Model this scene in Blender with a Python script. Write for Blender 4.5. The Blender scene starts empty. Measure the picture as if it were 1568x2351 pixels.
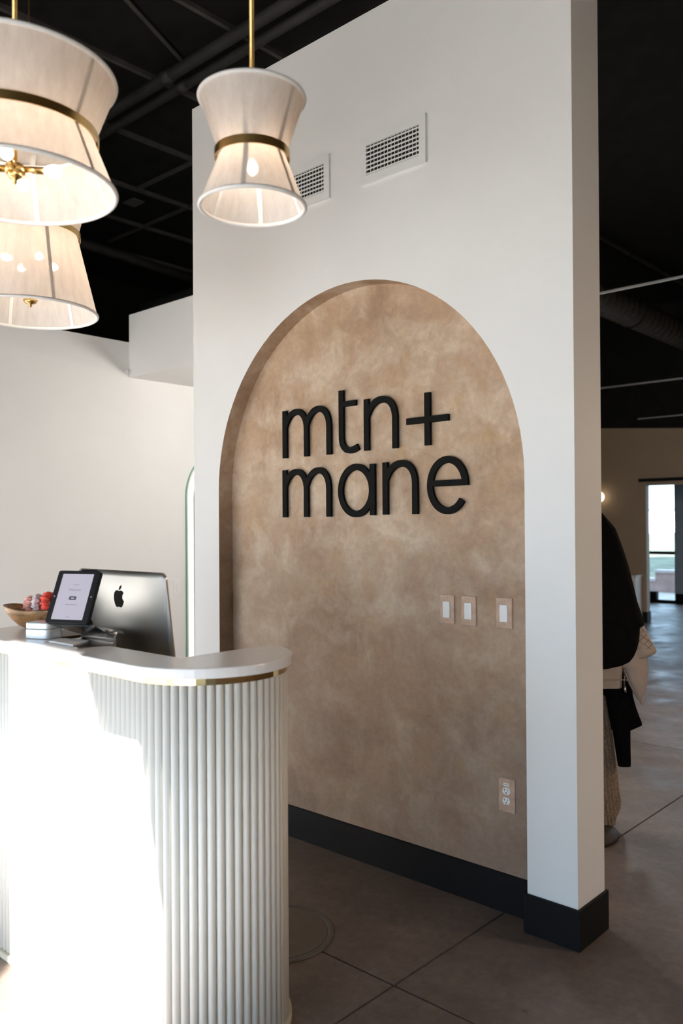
import bpy, bmesh, math, random
from mathutils import Vector, Matrix

random.seed(7)
S = bpy.context.scene
COL = S.collection
PI = math.pi

# ------------------------------------------------------------------ camera
cd = bpy.data.cameras.new('camera')
cam = bpy.data.objects.new('camera', cd)
COL.objects.link(cam)
YAW, PITCH, ROLL = math.radians(-42.419), math.radians(0.337), math.radians(-0.369)
fw = Vector((math.sin(YAW) * math.cos(PITCH), math.cos(YAW) * math.cos(PITCH), math.sin(PITCH)))
rt = Vector((math.cos(YAW), -math.sin(YAW), 0))
up = rt.cross(fw)
r2 = rt * math.cos(ROLL) + up * math.sin(ROLL)
u2 = up * math.cos(ROLL) - rt * math.sin(ROLL)
cam.matrix_world = Matrix(((r2.x, u2.x, -fw.x, 0), (r2.y, u2.y, -fw.y, 0), (r2.z, u2.z, -fw.z, 1.54), (0, 0, 0, 1)))
cd.sensor_fit = 'VERTICAL'
cd.sensor_height = 36.0
cd.lens = 29.213
cd.shift_y = 0.0084
cd.clip_start = 0.05
cd.clip_end = 200
cd.dof.use_dof = True
cd.dof.focus_distance = 3.7
cd.dof.aperture_fstop = 2.4
S.camera = cam

# ------------------------------------------------------------------ world, sun, window portals, exposure
w = bpy.data.worlds.new('sky')
S.world = w
w.use_nodes = True
bgn = w.node_tree.nodes['Background']
bgn.inputs[0].default_value = (0.54, 0.76, 1.0, 1)
bgn.inputs[1].default_value = 5.3

SUN_EL = math.radians(20)
sl = bpy.data.lights.new('sun', 'SUN')
sl.energy = 62
sl.color = (1.0, 0.965, 0.92)
sl.angle = math.radians(0.6)
sun = bpy.data.objects.new('sun', sl)
COL.objects.link(sun)
sd = Vector((-0.633 * math.cos(SUN_EL), 0.774 * math.cos(SUN_EL), -math.sin(SUN_EL)))
sun.rotation_euler = sd.to_track_quat('-Z', 'Y').to_euler()
sun.location = (6, -8, 6)

def portal(name, cx, cy, cz, sx, sz, into):
    l = bpy.data.lights.new(name, 'AREA')
    l.shape = 'RECTANGLE'
    l.size, l.size_y = sx, sz
    l.cycles.is_portal = True
    o = bpy.data.objects.new(name, l)
    COL.objects.link(o)
    o.location = (cx, cy, cz)
    o.rotation_euler = Vector((0, into, 0)).to_track_quat('-Z', 'Z').to_euler()

portal('window_portal', -4.17, -2.02, 1.25, 2.35, 2.26, 1)
portal('window_portal', -1.74, -2.02, 0.94, 2.28, 1.72, 1)
portal('window_portal', 0.22, -2.02, 1.4, 1.1, 2.8, 1)
portal('window_portal', 2.47, -2.02, 1.56, 2.75, 2.9, 1)
portal('window_portal', -6.65, 16.25, 1.35, 1.3, 2.7, -1)
portal('window_portal', -3.07, 16.25, 1.4, 4.5, 2.6, -1)

vs = S.view_settings
vs.view_transform = 'Standard'
vs.look = 'None'
vs.gamma = 1.0
vs.use_curve_mapping = False
vs.exposure = 0.0
S.cycles.use_denoising = True
S.cycles.max_bounces = 8
S.cycles.diffuse_bounces = 5
S.cycles.use_adaptive_sampling = True
S.cycles.adaptive_threshold = 0.05
S.cycles.transparent_max_bounces = 8
S.cycles.sample_clamp_indirect = 6.0

# ------------------------------------------------------------------ materials
MATS = {}
def mat(name, col, rough=0.6, metal=0.0, var=0.06, scale=8.0, bump=0.0, bscale=120.0, spec=0.5, emit=None, es=0.0, stretch=None):
    if name in MATS:
        return MATS[name]
    m = bpy.data.materials.new(name)
    m.use_nodes = True
    nt = m.node_tree
    b = nt.nodes['Principled BSDF']
    b.inputs['Roughness'].default_value = rough
    b.inputs['Metallic'].default_value = metal
    b.inputs['Specular IOR Level'].default_value = spec
    tc = nt.nodes.new('ShaderNodeTexCoord')
    co = tc.outputs['Object']
    if stretch:
        mp = nt.nodes.new('ShaderNodeMapping')
        mp.inputs['Scale'].default_value = stretch
        nt.links.new(co, mp.inputs['Vector'])
        co = mp.outputs['Vector']
    n = nt.nodes.new('ShaderNodeTexNoise')
    n.inputs['Scale'].default_value = scale
    n.inputs['Detail'].default_value = 5
    nt.links.new(co, n.inputs['Vector'])
    r = nt.nodes.new('ShaderNodeValToRGB')
    r.color_ramp.elements[0].position = 0.3
    r.color_ramp.elements[1].position = 0.7
    r.color_ramp.elements[0].color = tuple(c * (1 - var) for c in col) + (1,)
    r.color_ramp.elements[1].color = tuple(min(1, c * (1 + var)) for c in col) + (1,)
    nt.links.new(n.outputs['Fac'], r.inputs['Fac'])
    nt.links.new(r.outputs['Color'], b.inputs['Base Color'])
    if bump:
        n2 = nt.nodes.new('ShaderNodeTexNoise')
        n2.inputs['Scale'].default_value = bscale
        n2.inputs['Detail'].default_value = 3
        nt.links.new(co, n2.inputs['Vector'])
        bp = nt.nodes.new('ShaderNodeBump')
        bp.inputs['Strength'].default_value = bump
        bp.inputs['Distance'].default_value = 0.004
        nt.links.new(n2.outputs['Fac'], bp.inputs['Height'])
        nt.links.new(bp.outputs['Normal'], b.inputs['Normal'])
    if emit:
        b.inputs['Emission Color'].default_value = emit + (1,)
        b.inputs['Emission Strength'].default_value = es
    MATS[name] = m
    return m

def ramp(nt, pts):
    r = nt.nodes.new('ShaderNodeValToRGB')
    e = r.color_ramp.elements
    while len(e) < len(pts):
        e.new(0.5)
    for i, (p, c) in enumerate(pts):
        e[i].position = p
        e[i].color = tuple(c) + (1,)
    return r

def noise(nt, vec, scale, detail=5, dist=0.0, rough=0.55, off=(0, 0, 0)):
    mp = nt.nodes.new('ShaderNodeMapping')
    mp.inputs['Location'].default_value = off
    nt.links.new(vec, mp.inputs['Vector'])
    n = nt.nodes.new('ShaderNodeTexNoise')
    n.inputs['Scale'].default_value = scale
    n.inputs['Detail'].default_value = detail
    n.inputs['Roughness'].default_value = rough
    n.inputs['Distortion'].default_value = dist
    nt.links.new(mp.outputs['Vector'], n.inputs['Vector'])
    return n.outputs['Fac']

def mixc(nt, fac, a, b, mode='MIX'):
    m = nt.nodes.new('ShaderNodeMix')
    m.data_type = 'RGBA'
    m.blend_type = mode
    for s, v in ((m.inputs['Factor'], fac), (m.inputs['A'], a), (m.inputs['B'], b)):
        if hasattr(v, 'is_linked'):
            nt.links.new(v, s)
        elif isinstance(v, (tuple, list)):
            s.default_value = tuple(v) + (1,) if len(v) == 3 else v
        else:
            s.default_value = v
    return m.outputs['Result']

def plaster():
    m = bpy.data.materials.new('tan_limewash_plaster')
    m.use_nodes = True
    nt = m.node_tree
    b = nt.nodes['Principled BSDF']
    b.inputs['Roughness'].default_value = 0.7
    v = nt.nodes.new('ShaderNodeTexCoord').outputs['Object']
    base = ramp(nt, [(0.28, (0.255, 0.160, 0.098)), (0.5, (0.375, 0.250, 0.158)), (0.70, (0.43, 0.32, 0.23))])
    nt.links.new(noise(nt, v, 2.6, 6, 0.5, 0.6), base.inputs['Fac'])
    f2 = ramp(nt, [(0.45, (0, 0, 0)), (0.70, (0.9, 0.9, 0.9))])
    nt.links.new(noise(nt, v, 4.8, 5, 0.6, 0.55, (3, 1, 7)), f2.inputs['Fac'])
    c = mixc(nt, f2.outputs['Color'], base.outputs['Color'], (0.51, 0.405, 0.305))
    f3 = ramp(nt, [(0.58, (0, 0, 0)), (0.75, (0.65, 0.65, 0.65))])
    nt.links.new(noise(nt, v, 6.0, 4, 0.6, 0.6, (11, 4, 2)), f3.inputs['Fac'])
    c = mixc(nt, f3.outputs['Color'], c, (0.40, 0.255, 0.115))
    f4 = ramp(nt, [(0.55, (0, 0, 0)), (0.8, (0.6, 0.6, 0.6))])
    nt.links.new(noise(nt, v, 3.3, 5, 0.4, 0.6, (5, 9, 13)), f4.inputs['Fac'])
    c = mixc(nt, f4.outputs['Color'], c, (0.25, 0.148, 0.092))
    # colour turns browner and more mauve towards the floor, in cloudy patches
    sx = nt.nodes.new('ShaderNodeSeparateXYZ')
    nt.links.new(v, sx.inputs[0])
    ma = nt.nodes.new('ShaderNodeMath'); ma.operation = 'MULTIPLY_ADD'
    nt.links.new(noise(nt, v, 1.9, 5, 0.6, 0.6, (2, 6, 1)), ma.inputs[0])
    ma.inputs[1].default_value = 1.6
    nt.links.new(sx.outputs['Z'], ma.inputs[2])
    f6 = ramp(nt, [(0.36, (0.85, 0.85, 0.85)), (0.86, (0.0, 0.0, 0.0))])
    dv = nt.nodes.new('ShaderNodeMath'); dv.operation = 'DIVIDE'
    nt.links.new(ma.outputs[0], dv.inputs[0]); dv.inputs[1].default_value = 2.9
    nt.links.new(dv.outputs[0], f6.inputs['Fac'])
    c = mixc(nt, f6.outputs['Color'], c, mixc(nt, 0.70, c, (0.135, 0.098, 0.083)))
    f5 = ramp(nt, [(0.35, (0.9, 0.9, 0.9)), (0.65, (1.08, 1.08, 1.08))])
    nt.links.new(noise(nt, v, 40, 4, 0.3, 0.7), f5.inputs['Fac'])
    c = mixc(nt, 1.0, c, f5.outputs['Color'], 'MULTIPLY')
    nt.links.new(c, b.inputs['Base Color'])
    bp = nt.nodes.new('ShaderNodeBump')
    bp.inputs['Strength'].default_value = 0.12
    bp.inputs['Distance'].default_value = 0.01
    nt.links.new(noise(nt, v, 30, 6, 0.4, 0.7), bp.inputs['Height'])
    nt.links.new(bp.outputs['Normal'], b.inputs['Normal'])
    return m

def concrete():
    m = bpy.data.materials.new('brown_stained_concrete')
    m.use_nodes = True
    nt = m.node_tree
    b = nt.nodes['Principled BSDF']
    v = nt.nodes.new('ShaderNodeTexCoord').outputs['Object']
    base = ramp(nt, [(0.3, (0.105, 0.080, 0.066)), (0.55, (0.150, 0.117, 0.098)), (0.75, (0.200, 0.158, 0.134))])
    nt.links.new(noise(nt, v, 2.2, 7, 0.4, 0.62), base.inputs['Fac'])
    f = ramp(nt, [(0.35, (0.82, 0.82, 0.82)), (0.65, (1.12, 1.12, 1.12))])
    nt.links.new(noise(nt, v, 26, 5, 0.2, 0.7), f.inputs['Fac'])
    c = mixc(nt, 1.0, base.outputs['Color'], f.outputs['Color'], 'MULTIPLY')
    sp = ramp(nt, [(0.70, (1, 1, 1)), (0.76, (0.6, 0.58, 0.55))])
    nt.links.new(noise(nt, v, 9, 3, 0.0, 0.5, (4, 4, 0)), sp.inputs['Fac'])
    c = mixc(nt, 1.0, c, sp.outputs['Color'], 'MULTIPLY')
    nt.links.new(c, b.inputs['Base Color'])
    rr = ramp(nt, [(0.3, (0.33, 0.33, 0.33)), (0.7, (0.56, 0.56, 0.56))])
    nt.links.new(noise(nt, v, 3.5, 5, 0.3), rr.inputs['Fac'])
    nt.links.new(rr.outputs['Color'], b.inputs['Roughness'])
    b.inputs['Specular IOR Level'].default_value = 0.4
    bp = nt.nodes.new('ShaderNodeBump')
    bp.inputs['Strength'].default_value = 0.08
    bp.inputs['Distance'].default_value = 0.004
    nt.links.new(noise(nt, v, 45, 5), bp.inputs['Height'])
    nt.links.new(bp.outputs['Normal'], b.inputs['Normal'])
    return m

def shade_mat():
    m = bpy.data.materials.new('cream_string_shade')
    m.use_nodes = True
    nt = m.node_tree
    nt.nodes.remove(nt.nodes['Principled BSDF'])
    out = nt.nodes['Material Output']
    tc = nt.nodes.new('ShaderNodeTexCoord')
    mp = nt.nodes.new('ShaderNodeMapping')
    mp.inputs['Scale'].default_value = (26, 26, 0.6)
    nt.links.new(tc.outputs['Object'], mp.inputs['Vector'])
    n = nt.nodes.new('ShaderNodeTexNoise')
    n.inputs['Scale'].default_value = 1.6
    n.inputs['Detail'].default_value = 8
    n.inputs['Roughness'].default_value = 0.7
    nt.links.new(mp.outputs['Vector'], n.inputs['Vector'])
    r = ramp(nt, [(0.3, (0.82, 0.78, 0.75)), (0.7, (0.97, 0.95, 0.93))])
    nt.links.new(n.outputs['Fac'], r.inputs['Fac'])
    d = nt.nodes.new('ShaderNodeBsdfDiffuse')
    t = nt.nodes.new('ShaderNodeBsdfTranslucent')
    nt.links.new(r.outputs['Color'], d.inputs['Color'])
    nt.links.new(mixc(nt, 1.0, r.outputs['Color'], (0.98, 0.86, 0.74), 'MULTIPLY'), t.inputs['Color'])
    m1 = nt.nodes.new('ShaderNodeMixShader')
    m1.inputs[0].default_value = 0.48
    nt.links.new(d.outputs[0], m1.inputs[1])
    nt.links.new(t.outputs[0], m1.inputs[2])
    tr = nt.nodes.new('ShaderNodeBsdfTransparent')
    m2 = nt.nodes.new('ShaderNodeMixShader')
    m2.inputs[0].default_value = 0.022
    nt.links.new(m1.outputs[0], m2.inputs[1])
    nt.links.new(tr.outputs[0], m2.inputs[2])
    nt.links.new(m2.outputs[0], out.inputs['Surface'])
    return m

def emis(name, col, s):
    m = bpy.data.materials.new(name)
    m.use_nodes = True
    nt = m.node_tree
    nt.nodes.remove(nt.nodes['Principled BSDF'])
    e = nt.nodes.new('ShaderNodeEmission')
    e.inputs['Color'].default_value = col + (1,)
    e.inputs['Strength'].default_value = s
    nt.links.new(e.outputs[0], nt.nodes['Material Output'].inputs['Surface'])
    return m

def glass_mat():
    m = bpy.data.materials.new('window_glass')
    m.use_nodes = True
    nt = m.node_tree
    nt.nodes.remove(nt.nodes['Principled BSDF'])
    t = nt.nodes.new('ShaderNodeBsdfTransparent')
    t.inputs['Color'].default_value = (0.92, 0.96, 0.97, 1)
    g = nt.nodes.new('ShaderNodeBsdfGlossy')
    g.inputs['Roughness'].default_value = 0.02
    mx = nt.nodes.new('ShaderNodeMixShader')
    mx.inputs[0].default_value = 0.06
    nt.links.new(t.outputs[0], mx.inputs[1])
    nt.links.new(g.outputs[0], mx.inputs[2])
    nt.links.new(mx.outputs[0], nt.nodes['Material Output'].inputs['Surface'])
    return m

M_WALL = mat('warm_white_paint', (0.80, 0.79, 0.765), 0.55, var=0.012, scale=3, bump=0.10, bscale=220, spec=0.3)
M_FARW = mat('beige_paint', (0.31, 0.22, 0.14), 0.6, var=0.03, scale=3)
M_BLACK = mat('flat_black_paint', (0.0115, 0.0112, 0.0105), 0.9, var=0.2, scale=5, spec=0.1)
M_JOIST = mat('black_painted_steel', (0.055, 0.052, 0.048), 0.75, var=0.2, scale=6, spec=0.25)
M_PIPE = mat('black_painted_pipe', (0.030, 0.0285, 0.026), 0.65, var=0.2, scale=6, spec=0.3)
M_BASE = mat('satin_black_baseboard', (0.0075, 0.0075, 0.0085), 0.6, var=0.1, scale=12, spec=0.14)
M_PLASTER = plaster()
M_FLOOR = concrete()
M_JOINT = mat('saw_cut_joint', (0.035, 0.028, 0.024), 0.9, var=0.2, scale=30)
M_SHADE = shade_mat()
M_TRIM = mat('white_shade_trim', (0.80, 0.80, 0.78), 0.7, var=0.03, scale=60)
M_BRASS = mat('brushed_brass', (0.62, 0.43, 0.17), 0.28, 1.0, var=0.06, scale=40)
M_BRASSP = mat('polished_brass', (0.55, 0.40, 0.19), 0.12, 1.0, var=0.04, scale=20)
M_BULB = emis('warm_bulb', (1.0, 0.83, 0.68), 57.0)
M_QUARTZ = mat('white_quartz', (0.90, 0.885, 0.87), 0.22, var=0.015, scale=30)
M_REED = mat('cream_paint', (0.86, 0.825, 0.755), 0.5, var=0.015, scale=20)
M_LETTER = mat('matte_black_letter', (0.0055, 0.0055, 0.005), 0.8, var=0.2, scale=50, spec=0.12)
M_VENT = mat('white_vent_metal', (0.78, 0.775, 0.75), 0.45, var=0.02, scale=20)
M_DARK = mat('dark_void', (0.008, 0.008, 0.008), 0.9)  # dark colour stands in for shade inside vent and socket openings
M_WHITEP = mat('white_plastic', (0.82, 0.81, 0.79), 0.35, var=0.01)
M_ALU = mat('grey_aluminium', (0.24, 0.24, 0.235), 0.42, 1.0, var=0.03, scale=4)
M_ALUL = mat('light_aluminium', (0.74, 0.75, 0.76), 0.28, 1.0, var=0.03, scale=8)
M_BLKP = mat('black_plastic', (0.008, 0.008, 0.009), 0.5, var=0.1, spec=0.2)
M_WOOD = mat('brown_wood', (0.24, 0.125, 0.05), 0.45, var=0.5, scale=5, bump=0.1, bscale=40, stretch=(2, 9, 9))
M_PAPER = mat('white_paper', (0.82, 0.82, 0.81), 0.7, var=0.01)
M_GLASS = glass_mat()

# ------------------------------------------------------------------ builders
ORG = {}
def link(name, verts, faces, m, parent=None, smooth=False, loc=None):
    """One mesh object; verts are world coordinates."""
    if parent is not None:
        o0 = ORG[parent.name]
    elif loc is not None:
        o0 = Vector(loc)
    else:
        xs = [v[0] for v in verts]; ys = [v[1] for v in verts]; zs = [v[2] for v in verts]
        o0 = Vector(((min(xs) + max(xs)) / 2, (min(ys) + max(ys)) / 2, min(zs)))
    me = bpy.data.meshes.new(name)
    me.from_pydata([tuple(Vector(v) - o0) for v in verts], [], faces)
    bm = bmesh.new()
    bm.from_mesh(me)
    bmesh.ops.recalc_face_normals(bm, faces=bm.faces)
    bm.to_mesh(me)
    bm.free()
    if smooth:
        for p in me.polygons:
            p.use_smooth = True
    me.materials.append(m)
    o = bpy.data.objects.new(name, me)
    COL.objects.link(o)
    if parent is not None:
        o.parent = parent
    else:
        o.location = o0
    ORG[o.name] = o0
    return o

def thing(name, loc, label, cat, group=None):
    o = bpy.data.objects.new(name, None)
    COL.objects.link(o)
    o.location = loc
    o.empty_display_size = 0.05
    ORG[o.name] = Vector(loc)
    return tag(o, label, cat, group)

def tag(o, label, cat, group=None):
    o['label'] = label
    o['category'] = cat
    if group:
        o['group'] = group
    return o

def struct(o):
    o['kind'] = 'structure'
    return o

def boxg(x0, x1, y0, y1, z0, z1):
    v = [(x0, y0, z0), (x1, y0, z0), (x1, y1, z0), (x0, y1, z0), (x0, y0, z1), (x1, y0, z1), (x1, y1, z1), (x0, y1, z1)]
    f = [(0, 3, 2, 1), (4, 5, 6, 7), (0, 1, 5, 4), (1, 2, 6, 5), (2, 3, 7, 6), (3, 0, 4, 7)]
    return v, f

def box(name, x0, x1, y0, y1, z0, z1, m, parent=None, bevel=0.0, **k):
    v, f = boxg(x0, x1, y0, y1, z0, z1)
    o = link(name, v, f, m, parent, **k)
    if bevel:
        bv(o, bevel)
    return o

def bv(o, w, seg=2):
    md = o.modifiers.new('bevel', 'BEVEL')
    md.width = w
    md.segments = seg
    md.limit_method = 'ANGLE'
    md.angle_limit = math.radians(40)
    return o

def multi(parts):
    V, F = [], []
    for v, f in parts:
        n = len(V)
        V += v
        F += [tuple(i + n for i in q) for q in f]
    return V, F

def prism(pts, to3, a, b):
    """2D polygon extruded; to3(p, h) gives the world point at height h."""
    n = len(pts)
    v = [to3(p, a) for p in pts] + [to3(p, b) for p in pts]
    f = [tuple(range(n))[::-1], tuple(range(n, 2 * n))] + [(i, (i + 1) % n, n + (i + 1) % n, n + i) for i in range(n)]
    return v, f

def lathe(c, prof, n=48, a0=0.0, a1=2 * PI, caps=False):
    full = abs(a1 - a0 - 2 * PI) < 1e-6
    k = n if full else n + 1
    v, f = [], []
    for i in range(k):
        a = a0 + (a1 - a0) * i / n
        for r, z in prof:
            v.append((c[0] + r * math.cos(a), c[1] + r * math.sin(a), c[2] + z))
    L = len(prof)
    for i in range(n):
        j = (i + 1) % k
        for q in range(L - 1):
            f.append((i * L + q, j * L + q, j * L + q + 1, i * L + q + 1))
    return v, f

def tube(pts, r, n=10, cap=True):
    v, f = [], []
    P = [Vector(p) for p in pts]
    up0 = None
    for i, p in enumerate(P):
        t = (P[min(i + 1, len(P) - 1)] - P[max(i - 1, 0)]).normalized()
        if up0 is None:
            up0 = t.orthogonal().normalized()
        up0 = (up0 - t * up0.dot(t)).normalized()
        s = t.cross(up0)
        rr = r[i] if isinstance(r, (list, tuple)) else r
        for k in range(n):
            a = 2 * PI * k / n
            v.append(tuple(p + (up0 * math.cos(a) + s * math.sin(a)) * rr))
    for i in range(len(P) - 1):
        for k in range(n):
            f.append((i * n + k, i * n + (k + 1) % n, (i + 1) * n + (k + 1) % n, (i + 1) * n + k))
    if cap:
        f.append(tuple(range(n))[::-1])
        f.append(tuple(range((len(P) - 1) * n, len(P) * n)))
    return v, f

def bez(p0, p1, p2, p3, n=10):
    out = []
    for i in range(n + 1):
        t = i / n
        s = 1 - t
        out.append(tuple(s ** 3 * a + 3 * s * s * t * b + 3 * s * t * t * c + t ** 3 * d for a, b, c, d in zip(p0, p1, p2, p3)))
    return out

# ------------------------------------------------------------------ floor: concrete slabs with saw-cut joints
fl = struct(link('floor', *boxg(-10, 4, -2.0, 16.3, -0.12, -0.008), M_JOINT))
xj = [-10, -4.81, -1.760, 1.29, 4]
yj = [-2.0, 2.170, 5.724, 9.3, 12.6, 16.3]
G = 0.0045
for i in range(len(xj) - 1):
    for j in range(len(yj) - 1):
        s = box('floor_slab', xj[i] + G, xj[i + 1] - G, yj[j] + G, yj[j + 1] - G, -0.009, 0.0, M_FLOOR, fl)

# ------------------------------------------------------------------ ceiling and dark upper shell
struct(link('ceiling', *boxg(-10, 4, -2.0, 16.3, 4.935, 5.1), M_BLACK))
for k, x in enumerate((-8.86, -7.93, -7.10, -6.145, -5.235, -4.325)):
    o = link('ceiling_joist', *boxg(x - 0.017, x + 0.017, -1.7, 16.0, 4.90, 4.938), M_JOIST)
    tag(o, ['black steel joist nearest the far left black wall',
            'black steel joist second from the far left black wall',
            'black steel joist just left of the small square ceiling panel',
            'black steel joist crossing above the large left pendant, beyond the pipes',
            'black steel joist ending at the top left corner of the white sign wall',
            'black steel joist crossing behind the small pendant rod, beyond the pipes'][k], 'joist', 'steel joists across the black ceiling')
for k, (x0, x1, y) in enumerate(((-7.10, -6.19, 4.76), (-8.64, -7.0, 5.40))):
    o = link('ceiling_brace', *boxg(x0, x1, y - 0.016, y + 0.016, 4.905, 4.938), M_JOIST)
    tag(o, ['short black cross brace beside the small square ceiling panel', 'longer black cross brace beyond the small square ceiling panel'][k], 'brace', 'cross braces between the joists')
o = link('diagonal_brace', *tube([(-4.40, 2.62, 4.915), (-4.90, 3.70, 4.915)], 0.016, 6), M_JOIST)
tag(o, 'thin slanted black brace high above the small pendant', 'brace')
for k, (y, r, z) in enumerate(((3.62, 0.042, 4.82), (3.755, 0.034, 4.80))):
    t = thing('ceiling_pipe', (-4, y, z - r), ['thicker of the two black pipes running side by side under the ceiling',
                                               'thinner of the two black pipes running side by side under the ceiling'][k], 'pipe', 'twin black ceiling pipes')
    link('pipe_run', *tube([(-9.9, y, z), (3.9, y, z)], r, 14), M_PIPE, t, True)
    for x in (-5.0, -2.2, 0.8):
        link('coupling', *tube([(x - 0.05, y, z), (x + 0.05, y, z)], r * 1.16, 14), M_PIPE, t, True)
tag(link('ceiling_pipe', *tube([(-8.70, 4.6, 4.86), (-8.99, 7.2, 4.86)], 0.06, 14), M_PIPE, smooth=True),
    'thick black pipe low on the far black ceiling beside the white wall', 'pipe')
tag(link('ceiling_panel', *boxg(-7.385, -7.205, 4.785, 4.925, 4.86, 4.875), mat('grey_panel', (0.075, 0.072, 0.068), 0.6)),
    'small grey square panel hanging in the black ceiling', 'panel')
tag(link('wall_duct', *tube([(-5.85, 4.0, 3.33), (-3.3, 4.0, 3.33)], 0.07, 14), M_BLACK, smooth=True),
    'dark round duct lying above the white soffit box', 'duct')

# outer shell of the building
struct(link('wall_outer', *boxg(-10.1, -10, -2.0, 16.3, 0, 5.0), M_BLACK))
struct(link('wall_right', *boxg(4, 4.1, -2.0, 16.3, 0, 5.0), M_FARW))

# storefront wall behind the camera: window bays and a glazed door
W0, W1 = -5.35, -3.0
D0, D1, DH = -0.250, 0.78, 2.72
E0, E1, EH = 1.1, 3.85, 2.7
K0, K1, KH = -2.88, -0.60, 1.80
parts = [boxg(-10, W0, -2.0, -1.8, 0, 5), boxg(W0, W1, -2.0, -1.8, 2.4, 5), boxg(W0, W1, -2.0, -1.8, 0, 0.12),
         boxg(W1, K0, -2.0, -1.8, 0, 5), boxg(K1, D0, -2.0, -1.8, 0, 5), boxg(K0, K1, -2.0, -1.8, KH, 5), boxg(K0, K1, -2.0, -1.8, 0, 0.08), boxg(D0, D1, -2.0, -1.8, DH, 5), boxg(D1, E0, -2.0, -1.8, 0, 5), boxg(E1, 4, -2.0, -1.8, 0, 5),
         boxg(E0, E1, -2.0, -1.8, EH, 5), boxg(E0, E1, -2.0, -1.8, 0, 0.12)]
struct(link('wall_front', *multi(parts), M_WALL))
parts = [boxg(x - 0.03, x + 0.03, -1.95, -1.85, 0.12, 2.4) for x in (W0 + 0.03, -4.17, W1 - 0.03)]
parts += [boxg(W0, W1, -1.945, -1.855, z - 0.03, z + 0.03) for z in (0.15, 0.95, 2.37)]
struct(link('window_1', *multi(parts), M_BASE))
# unseen panel added at the entrance; its stepped edge shapes the sun patch
blocker_edge = [(0.12, 2.85), (0.228, 2.577), (0.312, 2.388), (0.518, 2.392), (0.565, 2.171), (0.618, 1.909), (0.668, 1.636), (0.73, 1.1), (0.78, 0.45), (1.0, 0.45), (1.0, 2.85)]
struct(link('trim_3', *prism(blocker_edge, lambda p, h: (p[0], h, p[1]), -1.80, -1.775), M_BASE))

struct(link('window_5', *multi([boxg(x - 0.03, x + 0.03, -1.95, -1.85, 0.08, KH) for x in (K0 + 0.03, -1.8, K1 - 0.03)]), M_BASE))
parts = [boxg(x - 0.03, x + 0.03, -1.95, -1.85, 0.12, EH) for x in (E0 + 0.03, 2.47, E1 - 0.03)]
parts += [boxg(E0, E1, -1.945, -1.855, z - 0.03, z + 0.03) for z in (0.15, 0.95, EH - 0.03)]
struct(link('window_3', *multi(parts), M_BASE))
# unseen block added outside to keep the low sun off the right-hand windows
struct(link('wall_neighbour', *boxg(5.2, 14.0, -7.0, -6.0, 0, 7.5), mat('neighbour_render', (0.55, 0.53, 0.50), 0.8)))

# ground outside
struct(link('ground_front', *boxg(-30, 30, -40, -2.0, -0.15, -0.02), mat('pale_paving', (0.42, 0.40, 0.37), 0.8, var=0.1, scale=1)))

# ------------------------------------------------------------------ sign wall with the arched niche
YF, YN, YB = 2.79, 2.882, 3.007
XL, XR, ZT = -3.631, -1.405, 3.81
AL, AR = -3.422, -1.610
AC, ARR = (AL + AR) / 2, (AR - AL) / 2
ASP, AH = 1.722, 0.914            # spring height, rise
NA = 48
arc = [(AC - ARR * math.cos(PI * i / NA), ASP + AH * math.sin(PI * i / NA)) for i in range(NA + 1)]
V, F = [], []
def q(*p):
    n = len(V)
    V.extend(p)
    F.append(tuple(range(n, n + len(p))))
q((XL, YF, 0), (AL, YF, 0), (AL, YF, ASP), (AL, YF, ZT), (XL, YF, ZT))
q((AR, YF, 0), (XR, YF, 0), (XR, YF, ZT), (AR, YF, ZT), (AR, YF, ASP))
for (a, b), (c, d) in zip(arc, arc[1:]):
    q((a, YF, b), (c, YF, d), (c, YF, ZT), (a, YF, ZT))
q((XL, YF, 0), (XL, YB, 0), (XL, YB, ZT), (XL, YF, ZT))
q((XR, YF, 0), (XR, YB, 0), (XR, YB, ZT), (XR, YF, ZT))
q((XL, YB, 0), (XR, YB, 0), (XR, YB, ZT), (XL, YB, ZT))
q((XL, YF, ZT), (XR, YF, ZT), (XR, YB, ZT), (XL, YB, ZT))
wall = struct(link('wall_back', V, F, M_WALL))
V, F = [], []
prof = [(AL, 0)] + arc + [(AR, 0)]
for (a, b), (c, d) in zip(prof, prof[1:]):
    q((a, YF, b), (c, YF, d), (c, YN, d), (a, YN, b))
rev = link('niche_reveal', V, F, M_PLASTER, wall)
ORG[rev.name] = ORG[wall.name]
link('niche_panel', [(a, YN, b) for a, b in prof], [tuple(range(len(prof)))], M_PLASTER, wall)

# baseboards
BH = 0.148
struct(link('baseboard_back', *boxg(AL, AR, YN - 0.012, YN, 0, 0.152), M_BASE))
p = [(AR - 0.0, YF + 0.05), (AR - 0.0, YF - 0.012), (XR + 0.012, YF - 0.012), (XR + 0.012, YB + 0.012), (XR - 0.5, YB + 0.012),
     (XR - 0.5, YB), (XR, YB), (XR, YF), (AR, YF)]
p = [(AR - 0.012, YF + 0.06), (AR - 0.012, YF - 0.012), (XR + 0.012, YF - 0.012), (XR + 0.012, YB + 0.012), (XR - 0.9, YB + 0.012),
     (XR - 0.9, YB), (XR, YB), (XR, YF), (AR, YF), (AR, YF + 0.06)]
o = struct(link('baseboard_right', *prism(p, lambda a, h: (a[0], a[1], h), 0, BH), M_BASE))
bv(o, 0.003)
p = [(XL - 0.012, YB), (XL - 0.012, YF - 0.012), (AL + 0.012, YF - 0.012), (AL + 0.012, YF + 0.06), (AL, YF + 0.06), (AL, YF), (XL, YF), (XL, YB)]
struct(link('baseboard_left', *prism(p, lambda a, h: (a[0], a[1], h), 0, BH), M_BASE))

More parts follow.
